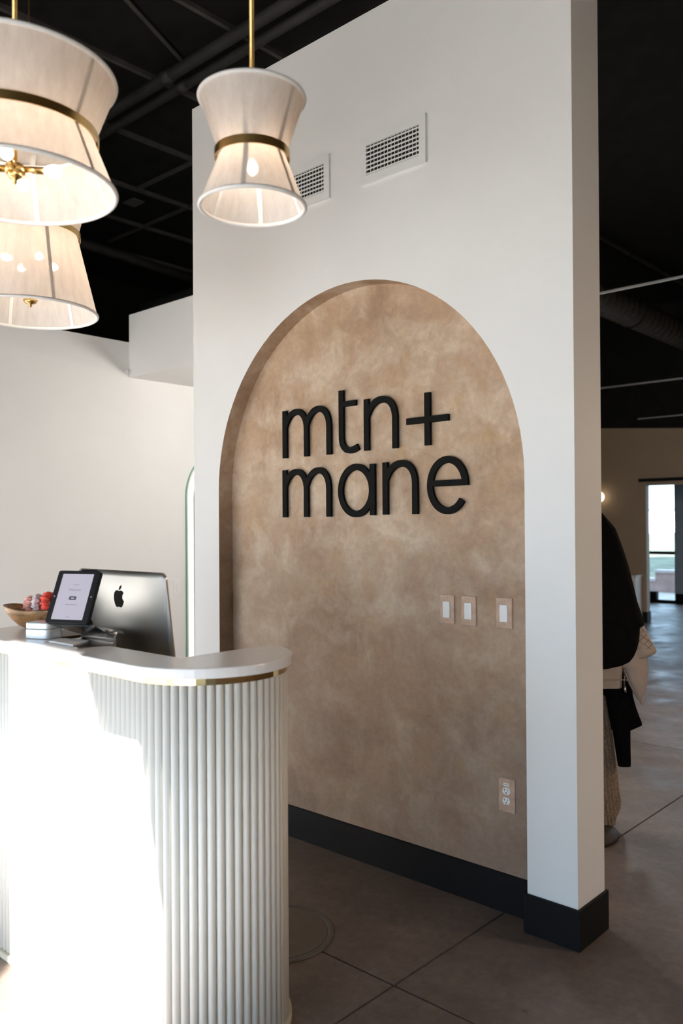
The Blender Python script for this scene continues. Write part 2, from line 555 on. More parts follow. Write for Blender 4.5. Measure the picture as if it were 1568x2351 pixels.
# ------------------------------------------------------------------ left partition with soffit
wl = struct(link('wall_left', *boxg(-5.62, -5.5, -1.8, 9.0, 0, 2.957), M_WALL))
struct(link('baseboard_outer', *boxg(-5.5, -5.488, -1.8, 9.0, 0, BH), M_BASE))
struct(link('trim_1', *boxg(-5.5, -3.25, 3.613, 4.75, 2.687, 3.168), M_WALL))
tag(link('wall_sensor', *lathe((-5.49, 3.585, 2.72), [(0.0, 0), (0.012, 0.002), (0.016, 0.012), (0.012, 0.022), (0, 0.024)], 16), M_WHITEP, smooth=True),
    'tiny white sensor beside the lower corner of the white soffit', 'sensor')

def wall_plate_left(y0, y1, z0, z1, label):
    t = thing('light_switch', (-5.5, (y0 + y1) / 2, z0), label, 'switch')
    bv(box('plate', -5.5, -5.494, y0, y1, z0, z1, M_WHITEP, t), 0.002)
    yc, zc = (y0 + y1) / 2, (z0 + z1) / 2
    bv(box('rocker', -5.494, -5.489, yc - 0.016, yc + 0.016, zc - 0.033, zc + 0.033, M_WHITEP, t), 0.0015)
wall_plate_left(4.014, 4.090, 0.99, 1.112, 'white light switch on the white wall between the computer and the arched mirror')
wall_plate_left(3.33, 3.405, 1.13, 1.250, 'white light switch on the white wall just above the top of the computer')

# ------------------------------------------------------------------ arched lit mirror on the left partition
mir = thing('arched_mirror', (-5.5, 4.55, 0.35), 'tall arched mirror with a glowing white rim, half hidden by the sign wall', 'mirror')
def arch_outline(inset, y0=4.135, y1=4.965, zb=0.35, zs=1.78, n=24):
    c, r = (y0 + y1) / 2, (y1 - y0) / 2
    pts = [(y0 + inset, zb + inset)]
    pts += [(c - (r - inset) * math.cos(PI * i / n), zs + (r - inset) * math.sin(PI * i / n)) for i in range(n + 1)]
    pts.append((y1 - inset, zb + inset))
    return pts
def ring(i0, i1, x0, x1, name, m):
    a, b = arch_outline(i0), arch_outline(i1)
    n = len(a)
    v = [(x1, *p) for p in a] + [(x1, *p) for p in b] + [(x0, *p) for p in a] + [(x0, *p) for p in b]
    f = []
    for i in range(n):
        j = (i + 1) % n
        f += [(i, j, n + j, n + i), (2 * n + i, 2 * n + j, j, i), (n + i, n + j, 3 * n + j, 3 * n + i)]
    return link(name, v, f, m, mir)
ring(0.0, 0.007, -5.5, -5.488, 'glass_edge', mat('green_glass_edge', (0.10, 0.30, 0.22), 0.15))
ring(0.007, 0.022, -5.5, -5.489, 'inner_trim', mat('pale_trim', (0.75, 0.72, 0.62), 0.3))
ring(0.022, 0.075, -5.5, -5.4885, 'light_strip', emis('mirror_light', (1.0, 0.97, 0.90), 1.6))
a = arch_outline(0.075)
link('mirror_pane', *prism(a, lambda p_, h: (h, p_[0], p_[1]), -5.5, -5.489), mat('mirror_silver', (0.85, 0.87, 0.86), 0.02, 1.0, var=0.0), mir)

# ------------------------------------------------------------------ air vents on the sign wall
def vent(x0, label):
    x1, z0, z1 = x0 + 0.356, 3.047, 3.251
    t = thing('air_vent', ((x0 + x1) / 2, YF, z0), label, 'vent', 'air vents on the sign wall')
    ix0, ix1, iz0, iz1 = x0 + 0.032, x1 - 0.034, z0 + 0.036, z1 - 0.036
    yf = YF - 0.011
    fr = multi([boxg(x0, x1, yf, YF, z0, iz0), boxg(x0, x1, yf, YF, iz1, z1), boxg(x0, ix0, yf, YF, iz0, iz1), boxg(ix1, x1, yf, YF, iz0, iz1)])
    link('frame', *fr, M_VENT, t)
    box('recess', ix0, ix1, YF - 0.0012, YF - 0.0004, iz0, iz1, M_DARK, t)  # flat dark sheet painted for the shade inside the vent
    n = 15
    for i in range(1, n):
        x = ix0 + (ix1 - ix0) * i / n
        box('upright_blade', x - 0.0013, x + 0.0013, YF - 0.0032, YF - 0.001, iz0, iz1, M_VENT, t)
    m = 7
    h = (iz1 - iz0) / m
    for i in range(m):
        z = iz0 + (i + 0.5) * h
        v = [(ix0, YF - 0.0105, z - 0.0005), (ix1, YF - 0.0105, z - 0.0005), (ix1, YF - 0.0105, z - 0.0080), (ix0, YF - 0.0105, z - 0.0080),
             (ix0, YF - 0.0035, z + 0.0040), (ix1, YF - 0.0035, z + 0.0040), (ix1, YF - 0.0035, z - 0.0030), (ix0, YF - 0.0035, z - 0.0030)]
        link('louvre', v, [(0, 1, 2, 3), (4, 7, 6, 5), (0, 4, 5, 1), (2, 6, 7, 3), (1, 5, 6, 2), (0, 3, 7, 4)], M_VENT, t)
    for sx in (x0 + 0.016, x1 - 0.016):
        link('screw', *lathe_y((sx, yf, (z0 + z1) / 2), 0.004, 0.002), M_VENT, t)

def lathe_y(c, r, h, n=12):
    """Disc of radius r rising by h towards -Y."""
    v = [(c[0] + r * math.cos(2 * PI * i / n), c[1], c[2] + r * math.sin(2 * PI * i / n)) for i in range(n)]
    v += [(a, c[1] - h, b) for a, _, b in v]
    f = [tuple(range(n)), tuple(range(n, 2 * n))] + [(i, (i + 1) % n, n + (i + 1) % n, n + i) for i in range(n)]
    return v, f
vent(-2.411, 'white air vent nearer the right edge of the sign wall, fully in view')
vent(-2.960, 'white air vent half hidden behind the small hourglass pendant')

# ------------------------------------------------------------------ raised letters
YL0, YL1 = 2.8645, 2.877
SW = 0.0295
def stroke(pts, w=SW):
    P = [Vector(p) for p in pts]
    L, R = [], []
    for i, p in enumerate(P):
        t = (P[min(i + 1, len(P) - 1)] - P[max(i - 1, 0)]).normalized()
        n = Vector((-t.y, t.x))
        L.append(p + n * w / 2)
        R.append(p - n * w / 2)
    v, f = [], []
    for a, b in zip(L, R):
        v += [(a.x, YL0, a.y), (b.x, YL0, b.y), (a.x, YL1, a.y), (b.x, YL1, b.y)]
    for i in range(len(P) - 1):
        a, b = i * 4, i * 4 + 4
        f += [(a, a + 1, b + 1, b), (a + 2, b + 2, b + 3, a + 3), (a, b, b + 2, a + 2), (a + 1, a + 3, b + 3, b + 1)]
    f += [(0, 2, 3, 1)]
    e = (len(P) - 1) * 4
    f += [(e, e + 1, e + 3, e + 2)]
    return v, f
def bar(x0, x1, z0, z1):
    return boxg(x0, x1, YL0, YL1, z0, z1)
def hump(x1, x2, zb, zt):
    """Arch from the stem at x1 (left edge) to the stem at x2 (left edge), with the right stem."""
    a, b = x1 + SW * 0.55, x2 + SW / 2
    xm = a + (b - a) * 0.54
    za = zt - SW / 2 + 0.003
    c = bez((a, zt - 0.082), (a + (b - a) * 0.10, zt - 0.045), (a + (b - a) * 0.26, za), (xm, za), 10)
    c += bez((xm, za), (xm + (b - xm) * 0.62, za), (b, zt - 0.048), (b, zt - 0.105), 10)[1:]
    c.append((b, zb))
    return stroke(c)
def letter(ch, parts, label):
    V, F = multi([([(a_, b_2 - 0.0004 * k, c_) for a_, b_2, c_ in v_], f_) for k, (v_, f_) in enumerate(parts)])
    o = link('sign_letter', V, F, M_LETTER)
    tag(o, label, 'letter', 'raised letters of the wall sign')
def em(xs, zb, zt):
    return [bar(xs[0], xs[0] + SW, zb, zt), hump(xs[0], xs[1], zb, zt), hump(xs[1], xs[2], zb, zt)]
def ell(cx, cz, a, b, a0, a1, n=56):
    return stroke([(cx + a * math.cos(a0 + (a1 - a0) * i / n), cz + b * math.sin(a0 + (a1 - a0) * i / n)) for i in range(n + 1)])
letter('m', em((-3.014, -2.863, -2.712), 1.877, 2.112), 'black raised letter m at the start of the upper word mtn')
tp = [(-2.6175, 2.171), (-2.6175, 1.955)] + bez((-2.6175, 1.955), (-2.6175, 1.892), (-2.572, 1.872), (-2.513, 1.902), 14)[1:]
letter('t', [stroke(tp), bar(-2.61, -2.525, 2.093, 2.118)], 'black raised letter t in the middle of the upper word mtn')
letter('n', [bar(-2.477, -2.477 + SW, 1.880, 2.114), hump(-2.477, -2.311, 1.880, 2.116)], 'black raised letter n at the end of the upper word mtn')
letter('+', [bar(-2.232, -2.010, 1.977, 2.0045), bar(-2.134, -2.134 + SW, 1.880, 2.106)], 'black raised plus sign after the upper word mtn')
letter('m', em((-3.016, -2.866, -2.715), 1.582, 1.817), 'black raised letter m at the start of the lower word mane')
letter('a', [ell(-2.5295, 1.7005, 0.0955, 0.1085, 0, 2 * PI), bar(-2.444, -2.444 + SW, 1.585, 1.818)], 'black raised round letter a in the lower word mane')
letter('n', [bar(-2.369, -2.369 + SW, 1.587, 1.820), hump(-2.369, -2.203, 1.587, 1.823)], 'black raised letter n in the lower word mane')
letter('e', [ell(-2.0185, 1.7065, 0.0895, 0.1075, math.radians(-1), math.radians(324)), bar(-2.108, -1.9155, 1.7025, 1.728)],
       'black raised letter e at the end of the lower word mane')

# ------------------------------------------------------------------ switches and outlet in the niche
M_PLATE = M_PLASTER
M_PLATEP = mat('pinkish_tan_cover_plate', (0.43, 0.30, 0.22), 0.6, var=0.2, scale=28)
def niche_switch(x0, x1, z0, z1, rx0, rx1, rz0, rz1, label):
    t = thing('light_switch', ((x0 + x1) / 2, YN, z0), label, 'switch', 'light switches in the arched niche')
    bv(box('cover_plate', x0, x1, YN - 0.006, YN, z0, z1, M_PLATEP, t), 0.003)
    r = bv(box('rocker', rx0, rx1, YN - 0.0095, YN - 0.005, rz0, rz1, M_WHITEP, t), 0.0012)
    for z in ((z0 + rz0) / 2 - 0.001, (z1 + rz1) / 2 + 0.001):
        link('screw', *lathe_y(((x0 + x1) / 2, YN - 0.006, z), 0.003, 0.001), M_PLATEP, t)
niche_switch(-2.067, -1.995, 1.125, 1.247, -2.0505, -2.0165, 1.150, 1.218, 'white rocker switch with tan plate, leftmost of three in the arched niche')
niche_switch(-1.960, -1.888, 1.1245, 1.2465, -1.9425, -1.9085, 1.1505, 1.2185, 'white rocker switch with tan plate, middle of three in the arched niche')
niche_switch(-1.793, -1.719, 1.126, 1.248, -1.7745, -1.7395, 1.1525, 1.2195, 'white rocker switch with tan plate, nearest the right edge of the niche')

t = thing('wall_outlet', (-1.75, YN, 0.398), 'white duplex outlet with tan plate low in the arched niche', 'outlet')
bv(box('cover_plate', -1.7875, -1.7125, YN - 0.006, YN, 0.398, 0.532, M_PLATEP, t), 0.003)
for zc in (0.482, 0.443):
    n = 20
    pts = [(-1.7505 + 0.0172 * math.cos(2 * PI * i / n), zc + max(-0.0135, min(0.0135, 0.0172 * math.sin(2 * PI * i / n)))) for i in range(n)]
    s = link('socket', *prism(pts, lambda p_, h: (p_[0], h, p_[1]), YN - 0.009, YN - 0.005), M_WHITEP, t)
    for (a, b, c, d) in ((-0.0085, -0.0065, 0.0, 0.009), (0.006, 0.008, 0.001, 0.008), (-0.0125, -0.0065, 0.004, 0.0055)):
        box('slot', -1.7505 + a, -1.7505 + b, YN - 0.0094, YN - 0.0088, zc + c, zc + d, M_DARK, s)
    link('ground_hole', *lathe_y((-1.7505, YN - 0.0088, zc - 0.007), 0.0028, 0.0006), M_DARK, s)
lb = box('paper_label', -1.7635, -1.7405, YN - 0.0066, YN - 0.0058, 0.501, 0.513, M_PAPER, t)
for k in range(5):
    x = -1.7600 + 0.0034 * k
    box('label_print', x, x + 0.0022, YN - 0.0069, YN - 0.0065, 0.5055, 0.509, mat('print_grey', (0.12, 0.12, 0.12), 0.7), lb)

# ------------------------------------------------------------------ reception desk
CX0, CX1, CY = -3.0, -2.075, 1.637
def pill(r, inner=1.545, ext=0.0, n=28):
    pts = []
    for i in range(n + 1):
        a = -PI / 2 + PI * i / n
        pts.append((CX1 + r * math.cos(a), CY + r * math.sin(a)))
    pts += [(CX1, inner), (CX0, inner)]
    for i in range(n + 1):
        a = PI / 2 + PI * i / n
        pts.append((CX0 + r * math.cos(a), CY + r * math.sin(a)))
    return pts
flat = lambda p_, h: (p_[0], p_[1], h)
desk = thing('reception_desk', ((CX0 + CX1) / 2, CY, 0), 'curved cream reeded reception desk with a white top and brass band', 'desk')
RB = 0.240
link('body', *prism(pill(RB), flat, 0.018, 1.095), M_REED, desk)
link('plinth', *prism(pill(0.262), flat, 0.0, 0.020), mat('beige_plinth', (0.60, 0.55, 0.44), 0.6), desk)
bb = link('brass_band', *prism(pill(0.2545), flat, 1.0895, 1.1105), M_BRASSP, desk)
ct = link('countertop', *prism(pill(0.272, 1.540), flat, 1.110, 1.140), M_QUARTZ, desk)
bv(ct, 0.004, 3)
box('work_surface', -3.0, -2.16, 1.545, 1.86, 0.815, 0.855, M_QUARTZ, desk)
# reeds: one shared half-round mesh, one object each
rr = 0.0127
prof = [(rr * math.cos(PI * i / 8), rr * 1.08 * math.sin(PI * i / 8)) for i in range(9)]
rv = [(a, -b, 0.024) for a, b in prof] + [(a, -b, 1.0905) for a, b in prof]
rf = [tuple(range(9)), tuple(range(9, 18))] + [(i, i + 1, 10 + i, 9 + i) for i in range(8)] + [(8, 0, 9, 17)]
rm = bpy.data.meshes.new('reed')
rm.from_pydata(rv, [], rf)
b_ = bmesh.new(); b_.from_mesh(rm); bmesh.ops.recalc_face_normals(b_, faces=b_.faces); b_.to_mesh(rm); b_.free()
for p_ in rm.polygons:
    p_.use_smooth = len(p_.vertices) == 4
rm.materials.append(M_REED)
straight, arcl = CX1 - CX0, PI * RB
total = straight + 2 * arcl
NR = int(total / 0.0255)
for k in range(NR):
    s = (k + 0.5) * total / NR
    if s < arcl:
        a = PI / 2 + s / RB
        x, y, ang = CX0 + RB * math.cos(a), CY + RB * math.sin(a), a + PI / 2
    elif s < arcl + straight:
        x, y, ang = CX0 + (s - arcl), CY - RB, 0.0
    else:
        a = -PI / 2 + (s - arcl - straight) / RB
        x, y, ang = CX1 + RB * math.cos(a), CY + RB * math.sin(a), a + PI / 2
    o = bpy.data.objects.new('reed', rm)
    COL.objects.link(o)
    o.parent = desk
    o.location = Vector((x, y, 0)) - ORG[desk.name]
    o.rotation_euler = (0, 0, ang)

# ------------------------------------------------------------------ flat round plate on the floor behind the desk
st = thing('floor_plate', (-2.328, 2.147, 0), 'flat round brown plate on the concrete floor behind the desk', 'floor plate')
M_STB = mat('brown_floor_plate', (0.120, 0.095, 0.078), 0.5, var=0.12, scale=14)
link('plate_rim', *lathe(ORG[st.name], [(0.208, 0.0), (0.236, 0.0), (0.236, 0.003), (0.230, 0.006), (0.214, 0.006), (0.209, 0.003)], 64), mat('plate_rim_grey', (0.105, 0.090, 0.080), 0.4), st, True)
link('plate_disc', *lathe(ORG[st.name], [(0, 0.0), (0.2075, 0.0), (0.2075, 0.004), (0.05, 0.006), (0, 0.006)], 64), M_STB, st)

# ------------------------------------------------------------------ desktop computer (seen from behind)
pc = thing('desktop_computer', (-2.712, 1.80, 0.855), 'large grey aluminium all-in-one computer seen from behind on the desk', 'computer')
TILT = math.radians(7)
HW, H0, H1 = 0.290, 0.985, 1.377     # half width, lower and upper edge heights
YT = 1.733                           # back edge plane at the top
def scr(u, hgt, d=0.0):
    """u across, hgt above the pivot height, d bulge towards -Y."""
    z = H1 - (H1 - hgt) * math.cos(TILT)
    y = YT + (H1 - hgt) * math.sin(TILT)
    return (-2.712 + u, y - d * math.cos(TILT), z - d * math.sin(TILT))
nx, nz = 26, 18
def rrect(u, h_):
    return u, h_
V, F = [], []
for j in range(nz + 1):
    for i in range(nx + 1):
        su, sv = -1 + 2 * i / nx, -1 + 2 * j / nz
        # rounded corners: pull grid points inside a superellipse near the corners
        u = su * HW
        hh = (H0 + H1) / 2 + sv * (H1 - H0) / 2
        cr = 0.022
        ox, oz = max(0, abs(u) - (HW - cr)), max(0, abs(hh - (H0 + H1) / 2) - ((H1 - H0) / 2 - cr))
        dd = math.hypot(ox, oz)
        if dd > cr:
            u = math.copysign(HW - cr + ox * cr / dd, u)
            hh = (H0 + H1) / 2 + math.copysign((H1 - H0) / 2 - cr + oz * cr / dd, hh - (H0 + H1) / 2)
        bulge = 0.024 * (1 - abs(su) ** 2.2) * (1 - abs(sv) ** 2.2)
        V.append(scr(u, hh, bulge))
n0 = len(V)
for j in range(nz):
    for i in range(nx):
        a_ = j * (nx + 1) + i
        F.append((a_, a_ + 1, a_ + nx + 2, a_ + nx + 1))
bk = link('back_shell', V, F, M_ALU, pc, True)
md = bk.modifiers.new('thickness', 'SOLIDIFY'); md.thickness = 0.004; md.offset = 0
V, F = [], []
pts = []
n = 6
for cx_, cz_, a0 in ((HW - 0.022, H1 - 0.022, 0), (-HW + 0.022, H1 - 0.022, PI / 2), (-HW + 0.022, H0 + 0.022, PI), (HW - 0.022, H0 + 0.022, 1.5 * PI)):
    for i in range(n + 1):
        a_ = a0 + PI / 2 * i / n
        pts.append((cx_ + 0.022 * math.cos(a_), cz_ + 0.022 * math.sin(a_)))
link('screen_edge', *prism(pts, lambda p_, h: scr(p_[0], p_[1], -h), 0.0, 0.006), mat('edge_aluminium', (0.55, 0.50, 0.47), 0.3, 1.0), pc)
link('screen_glass', *prism([(a_ * 0.985, (b_2 - 1.18) * 0.98 + 1.18) for a_, b_2 in pts], lambda p_, h: scr(p_[0], p_[1], -h), 0.006, 0.008), M_BLKP, pc)
# stand: bent aluminium neck
nk = []
path = [(1.705, 1.150), (1.690, 1.160), (1.672, 1.158), (1.662, 1.14), (1.664, 1.11), (1.676, 1.04), (1.70, 0.93), (1.712, 0.865), (1.73, 0.858), (1.85, 0.858)]
V, F = [], []
for (y, z) in path:
    for x in (-2.712 - 0.085, -2.712 + 0.085):
        V.append((x, y, z))
for i in range(len(path) - 1):
    F.append((2 * i, 2 * i + 1, 2 * i + 3, 2 * i + 2))
nk = link('stand', V, F, M_ALUL, pc, True)
md = nk.modifiers.new('thickness', 'SOLIDIFY'); md.thickness = 0.007; md.offset = 0
# emblem on the back: apple silhouette with bite and leaf
ac, ah = (0.012, 1.281), 0.0385
def emb(pts, name):
    pp = [(ac[0] + x * ah, ac[1] + y * ah) for x, y in pts]
    def e3(p_, h):
        su, sv = p_[0] / HW, (p_[1] - (H0 + H1) / 2) / ((H1 - H0) / 2)
        return scr(p_[0], p_[1], 0.024 * (1 - abs(su) ** 2.2) * (1 - abs(sv) ** 2.2) + h)
    link(name, *prism(pp, e3, -0.001, 0.0035), M_LETTER, pc)
right = bez((0.0, 0.55), (0.25, 0.70), (0.60, 0.66), (0.74, 0.38), 8)
bite = bez((0.74, 0.38), (0.44, 0.20), (0.42, -0.22), (0.80, -0.36), 8)[1:]
low = bez((0.80, -0.36), (0.62, -0.80), (0.40, -1.08), (0.18, -0.96), 8)[1:] + bez((0.18, -0.96), (0.06, -0.90), (-0.06, -0.90), (-0.18, -0.96), 5)[1:]
left = bez((-0.18, -0.96), (-0.52, -1.12), (-0.84, -0.50), (-0.84, 0.02), 9)[1:] + bez((-0.84, 0.02), (-0.84, 0.62), (-0.32, 0.76), (0.0, 0.55), 9)[1:-1]
emb(right + bite + low + left, 'emblem')
emb(bez((0.0, 0.68), (0.02, 0.95), (0.18, 1.10), (0.36, 1.14), 6) + bez((0.36, 1.14), (0.38, 0.88), (0.22, 0.70), (0.0, 0.68), 6)[1:-1], 'emblem_leaf')

# ------------------------------------------------------------------ tablet on a bent metal stand
PS, TT = math.radians(24), math.radians(25)
tr_ = Vector((math.cos(PS), math.sin(PS), 0))
tn0 = Vector((math.sin(PS), -math.cos(PS), 0))
tup = Vector((-tn0.x * math.sin(TT), -tn0.y * math.sin(TT), math.cos(TT)))
tno = tr_.cross(tup)          # faces the viewer
if tno.dot(tn0) < 0:
    tno = -tno
tcn = Vector((-2.672, 1.52, 1.296))
TW, TH = 0.174, 0.197
def T3(p_, h):
    return tuple(tcn + tr_ * p_[0] + tup * p_[1] + tno * h)
def rr2(w_, h_, r, n=5, cx=0, cy=0):
    pts = []
    for sx, sy, a0 in ((1, 1, 0), (-1, 1, PI / 2), (-1, -1, PI), (1, -1, 1.5 * PI)):
        for i in range(n + 1):
            a_ = a0 + PI / 2 * i / n
            pts.append((cx + sx * (w_ / 2 - r) + r * math.cos(a_), cy + sy * (h_ / 2 - r) + r * math.sin(a_)))
    return pts
tab = thing('tablet', (-2.60, 1.50, 1.14), 'tablet in a black case with a welcome screen on a bent metal stand', 'tablet')
bv(link('case', *prism(rr2(TW, TH, 0.009), T3, -0.018, 0.0), M_BLKP, tab), 0.002)
M_SCR = mat('lavender_screen', (0.10, 0.10, 0.12), 0.15, var=0.0, emit=(0.66, 0.62, 0.74), es=0.62)
sw_, sh_ = 0.128, 0.170
sc = link('screen', *prism(rr2(sw_, sh_, 0.001, 2), T3, 0.0, 0.0006), M_SCR, tab)
M_INK = mat('screen_ink', (0.05, 0.05, 0.06), 0.4, emit=(0.30, 0.29, 0.36), es=0.5)
M_INKD = mat('screen_ink_dark', (0.03, 0.03, 0.04), 0.4, emit=(0.10, 0.09, 0.14), es=0.5)
link('button', *prism(rr2(0.030, 0.0135, 0.004, 4, 0.002, -0.006), T3, 0.0006, 0.001), M_INKD, sc)
link('button_caption', *prism(rr2(0.012, 0.003, 0.0005, 2, 0.002, -0.006), T3, 0.001, 0.0013), mat('screen_caption', (0.3, 0.3, 0.3), 0.4, emit=(0.6, 0.58, 0.7), es=0.5), sc)
for (wd, cy_) in ((0.024, 0.044), (0.046, -0.030), (0.016, -0.076)):
    link('small_print', *prism(rr2(wd, 0.0016, 0.0003, 2, 0.002, cy_), T3, 0.0006, 0.0009), M_INK, sc)
def text_mesh(body, size, name, m, parent, f3):
    cu = bpy.data.curves.new(name, 'FONT')
    cu.body = body
    cu.size = size
    cu.align_x = 'CENTER'
    cu.align_y = 'CENTER'
    to = bpy.data.objects.new(name, cu)
    COL.objects.link(to)
    dg = bpy.context.evaluated_depsgraph_get()
    me = to.evaluated_get(dg).to_mesh()
    V = [f3(v.co) for v in me.vertices]
    F = [tuple(p_.vertices) for p_ in me.polygons]
    to.to_mesh_clear()
    bpy.data.objects.remove(to)
    return link(name, V, F, m, parent)
text_mesh('Welcome', 0.0125, 'welcome_text', M_INK, sc, lambda c: T3((c.x + 0.002, c.y + 0.025), 0.0010))
for sx in (-0.076, 0.076):
    link('lens', *prism([(sx + 0.003 * math.cos(2 * PI * i / 10), 0.003 * math.sin(2 * PI * i / 10)) for i in range(10)], T3, 0.0, 0.0006), M_ALUL, tab)
link('top_clip', *prism(rr2(0.062, 0.012, 0.002, 2, 0.030, TH / 2 + 0.002), T3, -0.024, -0.010), M_BLKP, tab)
# stand: flat foot, riser leaning forward, then bent up along the back of the case
bk0 = tcn - tno * 0.020
def onback(a_, b_2):
    v_ = bk0 + tr_ * a_ + tup * b_2
    return tuple(v_)
rowsS = [((-2.705, 1.432, 1.142), (-2.485, 1.432, 1.142)), ((-2.705, 1.562, 1.142), (-2.470, 1.552, 1.142)), ((-2.706, 1.572, 1.146), (-2.470, 1.562, 1.147)),
         ((-2.712, 1.576, 1.156), (-2.476, 1.570, 1.158)), (onback(-0.082, -0.098), onback(0.108, -0.100)), (onback(-0.080, -0.070), onback(0.082, -0.070)), (onback(-0.075, 0.055), onback(0.075, 0.055))]
V = [p_ for r_ in rowsS for p_ in r_]
F = [(2 * i, 2 * i + 1, 2 * i + 3, 2 * i + 2) for i in range(len(rowsS) - 1)]
so = link('stand', V, F, mat('dark_aluminium', (0.22, 0.22, 0.22), 0.25, 1.0, var=0.03), tab)
md = so.modifiers.new('thickness', 'SOLIDIFY'); md.thickness = 0.0035; md.offset = 0

# cards lying on the tablet stand
cp = [(-2.681, 1.437), (-2.735, 1.525), (-2.640, 1.540), (-2.520, 1.433)]
o = link('card_stack', *prism([(-2.680, 1.434), (-2.700, 1.505), (-2.585, 1.530), (-2.530, 1.440)], flat, 1.1442, 1.149), M_PAPER)
tag(o, 'small stack of white cards lying on the foot of the tablet stand', 'cards')

# rounded silver box
bx_ = thing('silver_box', (-2.838, 1.500, 1.14), 'small silver box with rounded corners and a lid seam on the counter', 'box')
def sb(w_, d_, r, z0, z1, nm, m, bvw):
    ca, sa = math.cos(math.radians(24)), math.sin(math.radians(24))
    pts = [(-2.838 + x * ca - y * sa, 1.500 + x * sa + y * ca) for x, y in rr2(w_, d_, r, 6)]
    return bv(link(nm, *prism(pts, flat, z0, z1), m, bx_), bvw, 3)
M_SIL = mat('silver_plastic', (0.66, 0.68, 0.69), 0.3, 0.35, var=0.02)
sb(0.108, 0.092, 0.022, 1.141, 1.174, 'box_body', M_SIL, 0.002)
sb(0.106, 0.090, 0.021, 1.1745, 1.198, 'lid', M_SIL, 0.004)

# ------------------------------------------------------------------ wooden bowl with scrunchies
bc = Vector((-3.132, 1.636, 1.14))
bd = Vector((0.86, 0.51, 0)).normalized()
bn = Vector((-bd.y, bd.x, 0))
bowl = thing('wooden_bowl', tuple(bc), 'hand-carved brown wooden bowl at the far end of the counter', 'bowl')
NB = 40
def ringpts(sa, sb_, z, lift, off=0.0):
    out = []
    for i in range(NB):
        a_ = 2 * PI * i / NB
        ca, sa_ = math.cos(a_), math.sin(a_)
        wob = 1 + 0.03 * math.sin(3 * a_ + 1) + 0.02 * math.sin(5 * a_)
        p_ = bc + bd * (sa * ca * wob + off) + bn * (sb_ * sa_ * wob)
        zz = z + lift * (0.55 * (-ca if ca < 0 else 0.35 * ca) + 0.25 * math.sin(2 * a_ + 0.6) + 0.10 * math.sin(5 * a_ + 1))
        out.append((p_.x, p_.y, bc.z + zz))
    return out
prof_o = [(0.055, 0.040, 0.001, 0), (0.085, 0.060, 0.012, 0), (0.118, 0.082, 0.036, 0.004), (0.142, 0.098, 0.060, 0.012), (0.152, 0.105, 0.078, 0.020),
          (0.149, 0.102, 0.081, 0.020), (0.138, 0.092, 0.066, 0.016), (0.110, 0.074, 0.040, 0.004), (0.070, 0.050, 0.020, 0), (0.02, 0.015, 0.016, 0)]
V, F = [], []
for pr in prof_o:
    V += ringpts(*pr)
for i in range(len(prof_o) - 1):
    for k in range(NB):
        F.append((i * NB + k, i * NB + (k + 1) % NB, (i + 1) * NB + (k + 1) % NB, (i + 1) * NB + k))
F.append(tuple(range(NB))); F.append(tuple(range((len(prof_o) - 1) * NB, len(prof_o) * NB)))
link('bowl_shell', V, F, M_WOOD, bowl, True)

def scrunchie(c, R, r, axis, tilt, m, label, seed):
    rnd = random.Random(seed)
    ph = rnd.random() * 6
    ax = axis.normalized()
    e1 = Vector((0, 0, 1)); e1 = (e1 - ax * e1.dot(ax)).normalized(); e2 = ax.cross(e1)
    NU, NV = 72, 16
    V, F = [], []
    for i in range(NU):
        a_ = 2 * PI * i / NU
        rd = e1 * math.cos(a_) + e2 * math.sin(a_)
        for j in range(NV):
            b_2 = 2 * PI * j / NV
            rad = r * (1 + 0.22 * math.sin(13 * a_ + 1.5 * math.sin(b_2 + ph) + ph) + 0.14 * math.sin(23 * a_ - 2 * b_2 + ph * 2) + 0.06 * (rnd.random() - .5))
            p_ = c + rd * (R + rad * math.cos(b_2)) + ax * (rad * math.sin(b_2))
            V.append(tuple(p_))
    for i in range(NU):
        for j in range(NV):
            F.append((i * NV + j, ((i + 1) % NU) * NV + j, ((i + 1) % NU) * NV + (j + 1) % NV, i * NV + (j + 1) % NV))
    o = link('hair_scrunchie', V, F, m, smooth=True)
    tag(o, label, 'scrunchie', 'scrunchies in the wooden bowl')
M_PINK = mat('pink_floral_cloth', (0.80, 0.36, 0.31), 0.8, var=0.35, scale=70)
M_SPECK = mat('white_speckled_cloth', (0.62, 0.50, 0.50), 0.8, var=0.6, scale=110)
M_RED = mat('coral_red_cloth', (0.78, 0.075, 0.05), 0.75, var=0.25, scale=50)
for k, (du, dn, dz, R_, m_, lb_) in enumerate((
        (-0.026, -0.01, 0.081, 0.030, M_PINK, 'pale pink floral scrunchie, leftmost in the wooden bowl'),
        (0.014, -0.015, 0.087, 0.033, M_SPECK, 'white scrunchie with dark speckles between pink and red ones'),
        (0.054, -0.012, 0.093, 0.036, M_RED, 'bright coral red scrunchie in the wooden bowl'),
        (0.096, -0.005, 0.092, 0.034, mat('white_cloth', (0.80, 0.76, 0.74), 0.8, var=0.1, scale=60), 'white scrunchie beside the red one, mostly behind the tablet'))):
    scrunchie(bc + bd * du + bn * dn + Vector((0, 0, dz)), R_, 0.0150, bd + Vector((0, 0, 0.25)), 0, m_, lb_, k + 3)

